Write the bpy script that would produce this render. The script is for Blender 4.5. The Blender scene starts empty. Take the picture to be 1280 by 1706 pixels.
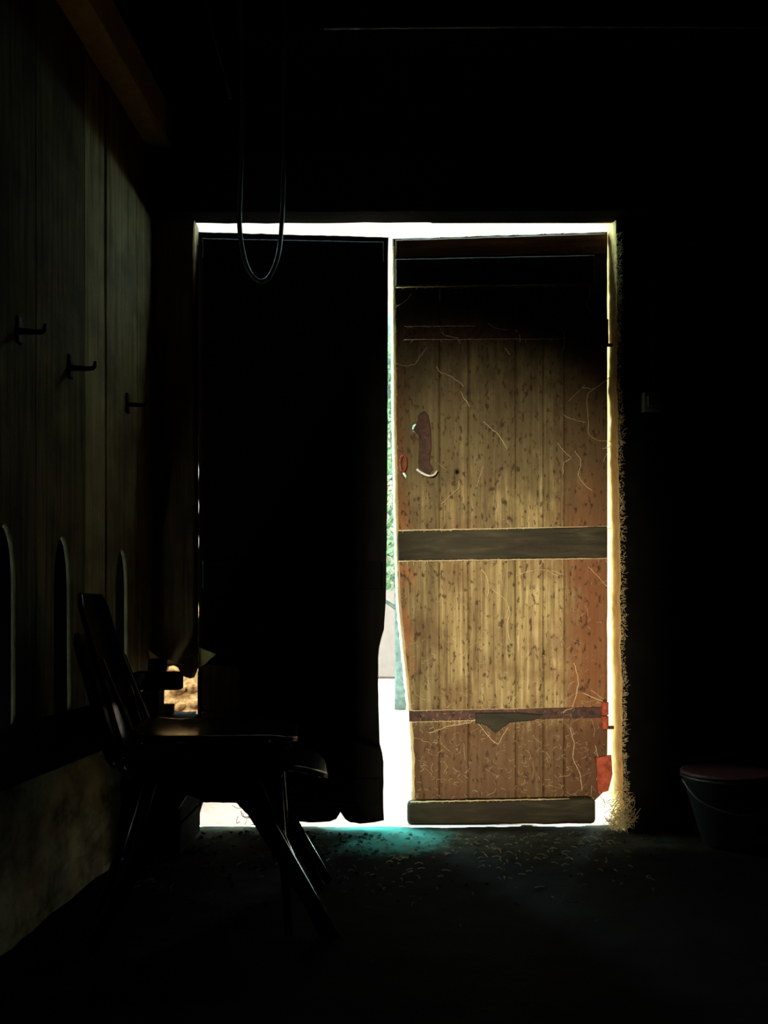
import bpy, bmesh, math, random
from mathutils import Vector, Matrix, noise
from mathutils.geometry import tessellate_polygon
random.seed(7)
R = random.Random(11)
S = bpy.context.scene
COL = S.collection
F = 1400.0            # focal length in pixels of the 1280x1706 frame
HX, HY, EYE = 640.0, 1024.0, 0.72

# ------------------------------------------------------------------ camera
cam_d = bpy.data.cameras.new('camera')
cam_d.sensor_fit = 'VERTICAL'
cam_d.sensor_height = 36.0
cam_d.lens = F / 1706.0 * 36.0
cam_d.shift_y = (HY - 853.0) / 1706.0
cam_d.clip_start = 0.01
cam = bpy.data.objects.new('camera', cam_d)
cam.location = (0, 0, EYE)
cam.rotation_euler = (math.pi / 2, 0, 0)
COL.objects.link(cam)
S.camera = cam

# ------------------------------------------------------------------ world
SKY = (9.5, 15.5, 15.0)
w = bpy.data.worlds.new('sky')
S.world = w
w.use_nodes = True
bg = w.node_tree.nodes['Background']
bg.inputs[0].default_value = (SKY[0] / 17, SKY[1] / 17, SKY[2] / 17, 1)
bg.inputs[1].default_value = 17.0

# ------------------------------------------------------------------ added spot lamp warming the right leaf through an opening cut for it
def light(name, kind, loc, target, energy, color, **kw):
    d = bpy.data.lights.new(name, kind)
    d.energy = energy
    d.color = color
    for k, v in kw.items():
        setattr(d, k, v)
    o = bpy.data.objects.new(name, d)
    o.location = loc
    o.rotation_euler = (Vector(target) - Vector(loc)).to_track_quat('-Z', 'Y').to_euler()
    COL.objects.link(o)
    return o
BEAM = Vector((-0.85, -3.2, 0.75))
light('low_sun_beam', 'SPOT', BEAM, (0.06, 2.88, 0.56), 2650.0, (1.0, 0.86, 0.62),
      spot_size=math.radians(22.5), spot_blend=1.0, shadow_soft_size=0.07)
pl = bpy.data.lights.new('door_portal', 'AREA')
pl.shape = 'RECTANGLE'; pl.size = 1.7; pl.size_y = 2.12
pl.cycles.is_portal = True
po = bpy.data.objects.new('door_portal', pl)
po.location = (0.06, 2.97, 1.05)
po.rotation_euler = (-math.pi / 2, 0, 0)
COL.objects.link(po)

# ------------------------------------------------------------------ exposure and quality
S.view_settings.view_transform = 'Standard'
S.view_settings.look = 'None'
S.view_settings.gamma = 1.0
S.view_settings.use_curve_mapping = False
S.view_settings.exposure = 0.0
S.cycles.max_bounces = 6
S.cycles.diffuse_bounces = 4
S.cycles.use_denoising = True
S.cycles.sample_clamp_indirect = 3.0

# ------------------------------------------------------------------ helpers
def X(px, Y): return (px - HX) * Y / F
def Z(py, Y): return EYE + (HY - py) * Y / F

def tag(o, label=None, cat=None, group=None, kind=None):
    if label: o['label'] = label
    if cat: o['category'] = cat
    if group: o['group'] = group
    if kind: o['kind'] = kind
    return o

def empty(name, loc=(0, 0, 0), rz=0.0):
    o = bpy.data.objects.new(name, None)
    o.location = loc
    o.rotation_euler = (0, 0, rz)
    o.empty_display_size = 0.1
    COL.objects.link(o)
    return o

def finish(name, bm, mat, parent=None, smooth=False, local=False):
    """link a bmesh as one object; coordinates are world unless local=True"""
    bmesh.ops.recalc_face_normals(bm, faces=bm.faces)
    me = bpy.data.meshes.new(name)
    bm.to_mesh(me); bm.free()
    me.materials.append(mat)
    if smooth:
        for p in me.polygons: p.use_smooth = True
    o = bpy.data.objects.new(name, me)
    COL.objects.link(o)
    if parent is not None:
        o.parent = parent
        if not local:
            pw = Matrix.LocRotScale(parent.location, parent.rotation_euler, None)
            if parent.parent is not None:
                g = parent.parent
                pw = Matrix.LocRotScale(g.location, g.rotation_euler, None) @ pw
            me.transform(pw.inverted())
    return o

def box(bm, x0, x1, y0, y1, z0, z1, bev=0.0, jit=0.0):
    vs = []
    b = bev
    if b <= 0:
        for z in (z0, z1):
            for (x, y) in ((x0, y0), (x1, y0), (x1, y1), (x0, y1)):
                vs.append(bm.verts.new((x + R.uniform(-jit, jit), y + R.uniform(-jit, jit), z + R.uniform(-jit, jit))))
        for f in ((3, 2, 1, 0), (4, 5, 6, 7), (0, 1, 5, 4), (1, 2, 6, 5), (2, 3, 7, 6), (3, 0, 4, 7)):
            bm.faces.new([vs[i] for i in f])
        return vs
    t = bmesh.new()
    box(t, x0, x1, y0, y1, z0, z1, 0, jit)
    bmesh.ops.bevel(t, geom=list(t.edges), offset=b, segments=1, affect='EDGES')
    merge(bm, t)

def merge(bm, t, M=None):
    m = {}
    for v in t.verts:
        m[v] = bm.verts.new(M @ v.co if M else v.co)
    for f in t.faces:
        try: bm.faces.new([m[v] for v in f.verts])
        except ValueError: pass
    t.free()

def tube(bm, pts, r, n=6, cap=True, r_end=None, flat=1.0):
    pts = [Vector(p) for p in pts]
    rings = []
    up = Vector((0.13, 0.21, 0.97))
    for i, p in enumerate(pts):
        d = (pts[min(i + 1, len(pts) - 1)] - pts[max(i - 1, 0)])
        if d.length < 1e-9: d = Vector((0, 0, 1))
        d.normalize()
        a = d.cross(up)
        if a.length < 0.05: a = d.cross(Vector((1, 0, 0)))
        a.normalize(); b = d.cross(a)
        rr = r if r_end is None else r + (r_end - r) * i / (len(pts) - 1)
        rings.append([bm.verts.new(p + a * rr * math.cos(2 * math.pi * k / n) + b * rr * flat * math.sin(2 * math.pi * k / n)) for k in range(n)])
    for i in range(len(rings) - 1):
        for k in range(n):
            bm.faces.new((rings[i][k], rings[i][(k + 1) % n], rings[i + 1][(k + 1) % n], rings[i + 1][k]))
    if cap and n > 2:
        bm.faces.new(rings[0][::-1]); bm.faces.new(rings[-1])

def spline(pts, n=6):
    pts = [Vector(p) for p in pts]
    P = [pts[0]] + pts + [pts[-1]]
    out = []
    for i in range(1, len(P) - 2):
        for k in range(n):
            t = k / n
            a, b, c, d = P[i - 1], P[i], P[i + 1], P[i + 2]
            out.append(0.5 * ((2 * b) + (c - a) * t + (2 * a - 5 * b + 4 * c - d) * t * t + (3 * b - a - 3 * c + d) * t ** 3))
    out.append(pts[-1])
    return out

def bar(bm, p, q, w0, d0, w1, d1, side=(0, 1, 0), rnd=0.25):
    """tapered rounded bar, w across 'side', d perpendicular"""
    p, q = Vector(p), Vector(q)
    ax = (q - p).normalized()
    s = Vector(side); s = (s - ax * s.dot(ax)).normalized()
    t = ax.cross(s)
    rings = []
    for c, w_, d_ in ((p, w0, d0), (p.lerp(q, .5), (w0 + w1) / 2, (d0 + d1) / 2), (q, w1, d1)):
        ring = []
        for (u, v) in ((1, 1 - rnd), (1 - rnd, 1), (-1 + rnd, 1), (-1, 1 - rnd), (-1, -1 + rnd), (-1 + rnd, -1), (1 - rnd, -1), (1, -1 + rnd)):
            ring.append(bm.verts.new(c + s * w_ / 2 * u + t * d_ / 2 * v))
        rings.append(ring)
    for i in range(2):
        for k in range(8):
            bm.faces.new((rings[i][k], rings[i][(k + 1) % 8], rings[i + 1][(k + 1) % 8], rings[i + 1][k]))
    bm.faces.new(rings[0][::-1]); bm.faces.new(rings[-1])

def loop_normals(lp):
    n = len(lp); out = []
    area = sum(lp[i][0] * lp[(i + 1) % n][1] - lp[(i + 1) % n][0] * lp[i][1] for i in range(n))
    sg = 1 if area > 0 else -1
    for i in range(n):
        a, b, c = lp[i - 1], lp[i], lp[(i + 1) % n]
        d = Vector((c[0] - a[0], c[1] - a[1]))
        if d.length < 1e-9: d = Vector((1, 0))
        d.normalize()
        out.append(Vector((-d.y, d.x)) * sg)      # inward for an outer loop
    return out

def slab(bm, outer, th, yf, holes=(), bev=0.003, wave=0.0, seed=0.0):
    """outline (x, z) polygons with holes, front face at yf(x, z), thickness th away from the room"""
    loops = [list(outer)] + [list(h) for h in holes]
    front, mid, back = [], [], []
    for li, lp in enumerate(loops):
        ns = loop_normals(lp)
        s = 1 if li == 0 else -1
        fr, mi, ba = [], [], []
        for (x, z), nn in zip(lp, ns):
            y = yf(x, z) + (noise.noise(Vector((x * 9 + seed, seed, z * 2.3))) * wave if wave else 0)
            fr.append(bm.verts.new((x + nn.x * bev * s, y, z + nn.y * bev * s)))
            mi.append(bm.verts.new((x, y + bev, z)))
            ba.append(bm.verts.new((x, y + th, z)))
        front.append(fr); mid.append(mi); back.append(ba)
    tris = tessellate_polygon([[Vector((v.co.x, v.co.z, 0)) for v in lp] for lp in front])
    ff = [v for lp in front for v in lp]; bb = [v for lp in back for v in lp]
    for t in tris:
        try:
            bm.faces.new([ff[i] for i in t]); bm.faces.new([bb[i] for i in t][::-1])
        except ValueError: pass
    for fr, mi, ba in zip(front, mid, back):
        n = len(fr)
        for i in range(n):
            j = (i + 1) % n
            bm.faces.new((fr[i], fr[j], mi[j], mi[i]))
            bm.faces.new((mi[i], mi[j], ba[j], ba[i]))

def edge_pts(p, q, n, jit, seed):
    """points from p (included) to q (excluded) with sideways jitter"""
    out = []
    d = Vector((q[0] - p[0], q[1] - p[1])); nn = Vector((-d.y, d.x)).normalized()
    for i in range(n):
        t = i / n
        j = (noise.noise(Vector((seed, t * d.length * 14, 0))) * jit) if i else 0
        out.append((p[0] + d.x * t + nn.x * j, p[1] + d.y * t + nn.y * j))
    return out

def quad_outline(p00, p10, p11, p01, nx=2, nz=14, jit=0.0012, seed=0.0):
    return (edge_pts(p00, p10, nx, jit, seed) + edge_pts(p10, p11, nz, jit, seed + 3) +
            edge_pts(p11, p01, nx, jit, seed + 7) + edge_pts(p01, p00, nz, jit, seed + 11))

def circle(cx, cz, rx, rz, n=10):
    return [(cx + rx * math.cos(2 * math.pi * k / n), cz + rz * math.sin(2 * math.pi * k / n)) for k in range(n)]

# ------------------------------------------------------------------ materials
def nt(name):
    m = bpy.data.materials.new(name); m.use_nodes = True
    return m, m.node_tree, m.node_tree.nodes['Principled BSDF']

def ramp(t, stops):
    r = t.nodes.new('ShaderNodeValToRGB')
    e = r.color_ramp.elements
    while len(e) < len(stops): e.new(0.5)
    for i, (p, c) in enumerate(stops):
        e[i].position = p; e[i].color = (*c, 1)
    return r

def wood(name, dark, mid, lite, scale=(60, 60, 2.2), rough=0.75, bump=0.35, spec=0.3, stain=None, stain_amt=0.5, vary=0.38, coat=0.0):
    m, t, p = nt(name)
    tc = t.nodes.new('ShaderNodeTexCoord')
    mp = t.nodes.new('ShaderNodeMapping'); mp.inputs['Scale'].default_value = scale
    oi = t.nodes.new('ShaderNodeObjectInfo')
    t.links.new(tc.outputs['Object'], mp.inputs['Vector'])
    add = t.nodes.new('ShaderNodeVectorMath'); add.operation = 'ADD'
    mul = t.nodes.new('ShaderNodeMath'); mul.operation = 'MULTIPLY'; mul.inputs[1].default_value = 37.0
    t.links.new(oi.outputs['Random'], mul.inputs[0])
    t.links.new(mp.outputs[0], add.inputs[0]); t.links.new(mul.outputs[0], add.inputs[1])
    n1 = t.nodes.new('ShaderNodeTexNoise'); n1.inputs['Scale'].default_value = 1.0; n1.inputs['Detail'].default_value = 7; n1.inputs['Roughness'].default_value = .65
    n1.inputs['Distortion'].default_value = .6
    t.links.new(add.outputs[0], n1.inputs['Vector'])
    rp = ramp(t, [(0.30, dark), (0.52, mid), (0.72, lite)])
    t.links.new(n1.outputs['Fac'], rp.inputs[0])
    # large blotches of grime
    n2 = t.nodes.new('ShaderNodeTexNoise'); n2.inputs['Scale'].default_value = 7.0; n2.inputs['Detail'].default_value = 6
    t.links.new(tc.outputs['Object'], n2.inputs['Vector'])
    st = ramp(t, [(0.42, (0, 0, 0)), (0.62, (1, 1, 1))])
    t.links.new(n2.outputs['Fac'], st.inputs[0])
    mx = t.nodes.new('ShaderNodeMix'); mx.data_type = 'RGBA'
    ma = t.nodes.new('ShaderNodeMath'); ma.operation = 'MULTIPLY'; ma.inputs[1].default_value = stain_amt
    t.links.new(st.outputs[0], ma.inputs[0]); t.links.new(ma.outputs[0], mx.inputs['Factor'])
    t.links.new(rp.outputs[0], mx.inputs['A'])
    sc = stain or tuple(c * .45 for c in dark)
    mx.inputs['B'].default_value = (*sc, 1)
    # per piece variation
    hv = t.nodes.new('ShaderNodeHueSaturation')
    mr = t.nodes.new('ShaderNodeMapRange'); mr.inputs['To Min'].default_value = 1 - vary; mr.inputs['To Max'].default_value = 1 + vary * .6
    t.links.new(oi.outputs['Random'], mr.inputs['Value']); t.links.new(mr.outputs[0], hv.inputs['Value'])
    t.links.new(mx.outputs['Result'], hv.inputs['Color'])
    t.links.new(hv.outputs[0], p.inputs['Base Color'])
    p.inputs['Roughness'].default_value = rough
    p.inputs['Specular IOR Level'].default_value = spec
    p.inputs['Coat Weight'].default_value = coat
    bp = t.nodes.new('ShaderNodeBump'); bp.inputs['Strength'].default_value = bump; bp.inputs['Distance'].default_value = .004
    n3 = t.nodes.new('ShaderNodeTexNoise'); n3.inputs['Scale'].default_value = 90; n3.inputs['Detail'].default_value = 4
    t.links.new(tc.outputs['Object'], n3.inputs['Vector'])
    sm = t.nodes.new('ShaderNodeMath'); sm.operation = 'ADD'
    t.links.new(n1.outputs['Fac'], sm.inputs[0]); t.links.new(n3.outputs['Fac'], sm.inputs[1])
    t.links.new(sm.outputs[0], bp.inputs['Height']); t.links.new(bp.outputs[0], p.inputs['Normal'])
    return m

def plain(name, c1, c2, scale=20, rough=0.8, bump=0.4, spec=0.3, metal=0.0, dist=.004, detail=6, trans=0.0):
    m, t, p = nt(name)
    tc = t.nodes.new('ShaderNodeTexCoord')
    n = t.nodes.new('ShaderNodeTexNoise'); n.inputs['Scale'].default_value = scale; n.inputs['Detail'].default_value = detail
    n.inputs['Roughness'].default_value = .65
    t.links.new(tc.outputs['Object'], n.inputs['Vector'])
    r = ramp(t, [(0.35, c1), (0.65, c2)])
    t.links.new(n.outputs['Fac'], r.inputs[0]); t.links.new(r.outputs[0], p.inputs['Base Color'])
    p.inputs['Roughness'].default_value = rough; p.inputs['Metallic'].default_value = metal
    p.inputs['Specular IOR Level'].default_value = spec
    if bump:
        b = t.nodes.new('ShaderNodeBump'); b.inputs['Strength'].default_value = bump; b.inputs['Distance'].default_value = dist
        t.links.new(n.outputs['Fac'], b.inputs['Height']); t.links.new(b.outputs[0], p.inputs['Normal'])
    if trans:
        tr = t.nodes.new('ShaderNodeBsdfTranslucent'); t.links.new(r.outputs[0], tr.inputs[0])
        mx = t.nodes.new('ShaderNodeMixShader'); mx.inputs[0].default_value = trans
        out = t.nodes['Material Output']
        t.links.new(p.outputs[0], mx.inputs[1]); t.links.new(tr.outputs[0], mx.inputs[2]); t.links.new(mx.outputs[0], out.inputs[0])
    return m

M_leaf = wood('weathered_pine', (.09, .060, .022), (.31, .235, .10), (.58, .47, .24), stain=(.10, .04, .015), stain_amt=.55)
def leaf_stains_and_fade(m):
    """red paint left at both edges of the leaf, splash dirt at its foot, soot at its top, fine specks of grime"""
    t = m.node_tree; p = t.nodes['Principled BSDF']
    src = p.inputs['Base Color'].links[0].from_socket
    tc = t.nodes.new('ShaderNodeTexCoord'); sx = t.nodes.new('ShaderNodeSeparateXYZ'); t.links.new(tc.outputs['Object'], sx.inputs[0])
    n = t.nodes.new('ShaderNodeTexNoise'); n.inputs['Scale'].default_value = 9; n.inputs['Detail'].default_value = 8; n.inputs['Roughness'].default_value = .7
    mp = t.nodes.new('ShaderNodeMapping'); mp.inputs['Scale'].default_value = (1.6, 1.6, .8)
    t.links.new(tc.outputs['Object'], mp.inputs[0]); t.links.new(mp.outputs[0], n.inputs['Vector'])
    def band(axis, a, b, amt, col, src):
        ad = t.nodes.new('ShaderNodeMath'); ad.operation = 'MULTIPLY_ADD'; ad.inputs[1].default_value = (b - a) * 2.4
        t.links.new(n.outputs['Fac'], ad.inputs[0]); t.links.new(sx.outputs[axis], ad.inputs[2])
        mr = t.nodes.new('ShaderNodeMapRange'); mr.interpolation_type = 'SMOOTHSTEP'
        mr.inputs['From Min'].default_value = a + (b - a) * 1.2; mr.inputs['From Max'].default_value = b + (b - a) * 1.2
        mr.inputs['To Max'].default_value = amt
        t.links.new(ad.outputs[0], mr.inputs['Value'])
        mx = t.nodes.new('ShaderNodeMix'); mx.data_type = 'RGBA'
        t.links.new(mr.outputs[0], mx.inputs['Factor']); t.links.new(src, mx.inputs['A']); mx.inputs['B'].default_value = (*col, 1)
        return mx.outputs['Result']
    src = band('X', -.66, -.76, .75, (.50, .17, .06), src)
    src = band('X', -.22, -.08, .75, (.18, .058, .018), src)
    src = band('Z', .42, .30, .86, (.075, .032, .012), src)
    src = band('Z', .95, 1.28, .72, (.085, .066, .028), src)  # this band and the next paint the light fading up the leaf
    src = band('Z', 1.35, 1.80, .75, (.022, .011, .006), src)
    v = t.nodes.new('ShaderNodeTexNoise'); v.inputs['Scale'].default_value = 55; v.inputs['Detail'].default_value = 3
    t.links.new(mp.outputs[0], v.inputs['Vector'])
    rs = ramp(t, [(.57, (0, 0, 0)), (.68, (.85, .85, .85))]); t.links.new(v.outputs['Fac'], rs.inputs[0])
    mx = t.nodes.new('ShaderNodeMix'); mx.data_type = 'RGBA'
    t.links.new(rs.outputs[0], mx.inputs['Factor']); t.links.new(src, mx.inputs['A']); mx.inputs['B'].default_value = (.03, .014, .005, 1)
    t.links.new(mx.outputs['Result'], p.inputs['Base Color'])
leaf_stains_and_fade(M_leaf)
M_rail = wood('grimy_pine', (.008, .007, .003), (.026, .023, .010), (.065, .054, .025), scale=(5, 60, 40), stain=(.02, .012, .005))
M_red = wood('reddish_pine', (.06, .016, .006), (.16, .05, .016), (.26, .10, .03), scale=(3, 60, 60), stain=(.03, .01, .005))
M_nearblack = wood('tarred_wood', (.003, .003, .002), (.006, .0055, .004), (.010, .009, .006), rough=.9, spec=.1)  # shade of the left leaf put into the colour, hides the spot's spill
M_post = wood('dark_oak', (.07, .032, .012), (.26, .13, .05), (.42, .23, .10), rough=.85, spec=.15)
M_lint = wood('charred_beam', (.003, .002, .0015), (.009, .006, .004), (.02, .013, .008), scale=(2.5, 60, 60), rough=.95, spec=.05)
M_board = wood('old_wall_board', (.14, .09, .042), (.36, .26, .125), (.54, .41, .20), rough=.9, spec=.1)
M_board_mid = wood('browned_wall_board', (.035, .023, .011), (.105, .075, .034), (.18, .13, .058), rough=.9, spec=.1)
M_board_shaded = wood('sooted_wall_board', (.002, .0016, .0011), (.006, .0045, .003), (.011, .008, .005), rough=.95, spec=.05)
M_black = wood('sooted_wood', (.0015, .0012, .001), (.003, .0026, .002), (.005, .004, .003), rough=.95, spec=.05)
M_plaster = plain('sooted_plaster', (.0022, .0020, .0012), (.005, .0045, .003), 12, .95, .5, .08)  # near-black tone stands in for the walls being unlit
M_reveal = plain('lime_plaster', (.75, .42, .14), (.92, .62, .26), 30, .9, .7, .1)
M_lower = plain('damp_plaster', (.10, .09, .055), (.52, .46, .29), 9, .9, .6, .15)
def floor_mat():
    m, t, p = nt('packed_earth')
    tc = t.nodes.new('ShaderNodeTexCoord')
    n = t.nodes.new('ShaderNodeTexNoise'); n.inputs['Scale'].default_value = 16; n.inputs['Detail'].default_value = 8; n.inputs['Roughness'].default_value = .7
    t.links.new(tc.outputs['Object'], n.inputs['Vector'])
    r1 = ramp(t, [(.35, (.001, .001, .0007)), (.65, (.006, .005, .0035))])       # dirt away from the door, loss of light painted in
    r2 = ramp(t, [(.35, (.018, .015, .009)), (.65, (.06, .05, .03))])            # paler floor by the door, daylight painted in
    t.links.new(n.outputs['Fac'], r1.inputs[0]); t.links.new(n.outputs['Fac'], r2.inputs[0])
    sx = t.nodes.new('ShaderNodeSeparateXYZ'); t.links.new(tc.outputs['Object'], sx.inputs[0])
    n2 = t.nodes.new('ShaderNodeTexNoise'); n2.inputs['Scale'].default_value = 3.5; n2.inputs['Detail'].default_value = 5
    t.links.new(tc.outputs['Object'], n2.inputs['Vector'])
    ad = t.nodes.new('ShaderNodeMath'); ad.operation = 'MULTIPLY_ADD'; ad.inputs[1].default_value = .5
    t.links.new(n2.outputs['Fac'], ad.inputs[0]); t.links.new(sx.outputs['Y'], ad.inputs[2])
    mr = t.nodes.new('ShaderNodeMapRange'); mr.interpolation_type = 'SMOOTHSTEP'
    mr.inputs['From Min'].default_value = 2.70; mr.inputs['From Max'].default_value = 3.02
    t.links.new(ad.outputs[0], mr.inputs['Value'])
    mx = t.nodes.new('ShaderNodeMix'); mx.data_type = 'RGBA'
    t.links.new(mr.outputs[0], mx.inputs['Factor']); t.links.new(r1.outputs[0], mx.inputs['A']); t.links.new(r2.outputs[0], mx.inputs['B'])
    # teal sky light falling below the gap, painted into the floor colour
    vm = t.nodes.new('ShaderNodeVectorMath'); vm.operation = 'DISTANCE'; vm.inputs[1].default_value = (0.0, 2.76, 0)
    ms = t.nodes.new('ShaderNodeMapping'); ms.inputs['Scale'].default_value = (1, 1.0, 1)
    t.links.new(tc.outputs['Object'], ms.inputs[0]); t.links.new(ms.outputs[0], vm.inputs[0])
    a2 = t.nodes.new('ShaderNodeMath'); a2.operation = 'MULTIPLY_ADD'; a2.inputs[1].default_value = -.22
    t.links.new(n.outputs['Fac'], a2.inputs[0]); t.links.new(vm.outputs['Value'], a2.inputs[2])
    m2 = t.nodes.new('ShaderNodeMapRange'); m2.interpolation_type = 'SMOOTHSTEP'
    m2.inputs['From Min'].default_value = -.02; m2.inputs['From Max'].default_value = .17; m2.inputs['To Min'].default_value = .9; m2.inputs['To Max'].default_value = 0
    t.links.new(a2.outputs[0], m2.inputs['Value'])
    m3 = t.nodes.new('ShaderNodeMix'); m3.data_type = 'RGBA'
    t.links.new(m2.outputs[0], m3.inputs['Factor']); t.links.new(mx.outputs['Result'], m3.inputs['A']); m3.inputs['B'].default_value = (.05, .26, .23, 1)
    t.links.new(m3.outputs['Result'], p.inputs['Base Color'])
    p.inputs['Roughness'].default_value = .85; p.inputs['Specular IOR Level'].default_value = .04
    b = t.nodes.new('ShaderNodeBump'); b.inputs['Strength'].default_value = .7; b.inputs['Distance'].default_value = .008
    t.links.new(n.outputs['Fac'], b.inputs['Height']); t.links.new(b.outputs[0], p.inputs['Normal'])
    return m
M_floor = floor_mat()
M_iron = plain('rusted_iron', (.012, .004, .002), (.07, .022, .010), 60, .7, .5, .4)
M_redir = plain('red_rusted_iron', (.20, .03, .015), (.42, .08, .035), 60, .7, .5, .3)
M_blackiron = plain('black_iron', (.002, .002, .002), (.006, .005, .004), 60, .6, .2, .3)
M_bright = plain('worn_steel', (.45, .42, .36), (.8, .76, .68), 40, .35, .1, .6)
M_web = plain('dusty_cobweb', (.80, .66, .40), (.95, .86, .62), 20, .9, 0, .1, trans=.5)
M_chair = wood('black_varnished_plywood', (.0004, .0004, .0003), (.0008, .0007, .0006), (.0014, .0012, .001), rough=.15, spec=.5, bump=.12)
M_tube = plain('black_enamelled_steel', (.004, .004, .004), (.008, .008, .008), 40, .25, .05, .6)
M_rubber = plain('grey_rubber', (.03, .034, .028), (.07, .075, .06), 30, .42, .1, .5)
M_block = wood('charred_block', (.002, .002, .002), (.005, .004, .003), (.008, .006, .004), rough=.9, spec=.1)
M_stone = plain('orange_rubble', (.16, .05, .012), (.55, .22, .09), 38, .95, .8, .1, dist=.01)
M_brick = plain('orange_brick', (.22, .08, .02), (.38, .16, .05), 30, .95, .4, .1)
M_ground = plain('pale_gravel', (.29, .155, .130), (.40, .215, .18), 30, .95, .4, .1)
M_backdrop = plain('rosy_limewash', (.150, .092, .080), (.175, .108, .094), 10, .9, .2, .1)
M_leafg = plain('green_leaf', (.07, .11, .05), (.18, .23, .12), 3, .7, 0, .3, trans=.4)
M_bark = plain('grey_bark', (.05, .055, .05), (.12, .13, .11), 20, .9, .5, .2)
M_grey = plain('grey_plastic', (.30, .32, .28), (.42, .44, .38), 20, .35, .1, .5)
M_bucket = plain('grey_bucket_plastic', (.018, .018, .016), (.028, .028, .025), 10, .45, .1, .4)
M_pink = plain('faded_red_plastic', (.05, .010, .012), (.09, .02, .02), 10, .5, .1, .4)
M_straw = plain('dry_straw', (.10, .08, .04), (.22, .17, .09), 20, .7, 0, .3)

# ------------------------------------------------------------------ the room shell
WY = 2.80                                   # room side of the front wall
def wallx(Y): return -0.949 + 0.064 * Y     # line of the left wall
WANG = math.atan2(0.064, 1.0)

def floor_h(x, y):
    return (noise.noise(Vector((x * 3, y * 3, 0))) * .006 + noise.noise(Vector((x * 11, y * 11, 4))) * .004 +
            noise.noise(Vector((x * 34, y * 34, 9))) * .0022)
bm = bmesh.new()
nx, ny = 170, 190
xs = [-1.0 + 3.4 * i / nx for i in range(nx + 1)]
ys = [-1.3 + 4.18 * j / ny for j in range(ny + 1)]
g = [[bm.verts.new((x, y, floor_h(x, y) - .006)) for x in xs] for y in ys]
for j in range(ny):
    for i in range(nx):
        bm.faces.new((g[j][i], g[j][i + 1], g[j + 1][i + 1], g[j + 1][i]))
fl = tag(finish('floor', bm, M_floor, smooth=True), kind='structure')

def straight_box(name, mat, *b, parent=None, bev=0.0):
    bm = bmesh.new(); box(bm, *b, bev); return finish(name, bm, mat, parent)

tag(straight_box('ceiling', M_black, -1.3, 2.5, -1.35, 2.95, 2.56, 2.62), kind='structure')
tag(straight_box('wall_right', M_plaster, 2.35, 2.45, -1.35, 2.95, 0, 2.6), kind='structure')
# rear wall with an added opening that trims the spot to the leaf
hx0, hx1, hz0, hz1 = -0.57, -0.280, 0.505, 1.16
bm = bmesh.new()
for b in ((-1.3, hx0, 0, 2.6), (hx1, 2.45, 0, 2.6), (hx0, hx1, 0, hz0), (hx0, hx1, hz1, 2.6)):
    box(bm, b[0], b[1], -1.30, -1.20, b[2], b[3])
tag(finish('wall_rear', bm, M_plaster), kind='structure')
wf = bmesh.new()
for b in ((hx0 - .03, hx0, hz0 - .03, hz1 + .03), (hx1, hx1 + .03, hz0 - .03, hz1 + .03), (hx0, hx1, hz0 - .03, hz0), (hx0, hx1, hz1, hz1 + .03)):
    box(wf, b[0], b[1], -1.2, -1.18, b[2], b[3])
tag(finish('window_1', wf, M_black), kind='structure')  # unseen frame of the added opening

# added unseen enclosure around the spot, keeping sky light out of the opening
bm = bmesh.new()
for b in ((-2.0, -1.9, -3.9, -1.3, 0, 2.6), (.9, 1.0, -3.9, -1.3, 0, 2.6), (-2.0, 1.0, -4.0, -3.9, 0, 2.6), (-2.0, 1.0, -3.9, -1.3, 2.5, 2.6), (-2.0, 1.0, -3.9, -1.3, -.1, 0)):
    box(bm, *b)
tag(finish('wall_annex', bm, M_black), kind='structure')
# front wall: right part with a rough plastered reveal, and the part over the lintel
def rev_x(z):
    return 0.800 - 0.028 * min(1, z / 2.0) + noise.noise(Vector((z * 9, 1.7, 0))) * .005 + noise.noise(Vector((z * 31, 5.7, 0))) * .0025
bm = bmesh.new()
prof = [(2.4, WY, 0), (1.4, WY, 0), (.9, WY, 0), (.025, WY, 1), (.010, WY + .003, 1), (.003, WY + .010, 1), (0, WY + .02, 1), (-.002, WY + .04, 1),
        (-.004, WY + .07, 1), (-.004, WY + .10, 1), (-.004, WY + .14, 1), (2.4, WY + .14, 0)]
rows = []
NZ = 230
for k in range(NZ + 1):
    z = -0.02 + 2.62 * k / NZ
    row = []
    for (u, y, rel) in prof:
        if rel:
            x = (rev_x(z) if z < 2.06 else rev_x(2.06)) + u
            x += noise.noise(Vector((u * 50, y * 40, z * 40))) * .002
            yy = y + noise.noise(Vector((u * 40 + 9, y * 20, z * 26))) * .003
        else: x, yy = u, y
        row.append(bm.verts.new((x, yy, z)))
    rows.append(row)
for k in range(NZ):
    for i in range(len(prof) - 1):
        bm.faces.new((rows[k][i], rows[k][i + 1], rows[k + 1][i + 1], rows[k + 1][i]))
bm.faces.new(rows[0]); bm.faces.new(rows[-1][::-1])
box(bm, -1.3, 0.79, 2.79, 2.83, 2.20, 2.60)
box(bm, -1.3, -0.80, 2.80, 3.00, 0, 2.6)
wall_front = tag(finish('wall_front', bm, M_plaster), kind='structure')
me = wall_front.data
me.materials.append(M_reveal)
for p in me.polygons:
    if abs(p.normal.x) > .75 and p.center.x < .83 and p.center.x > .7 and p.center.y > WY + .012:
        p.material_index = 1

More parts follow.
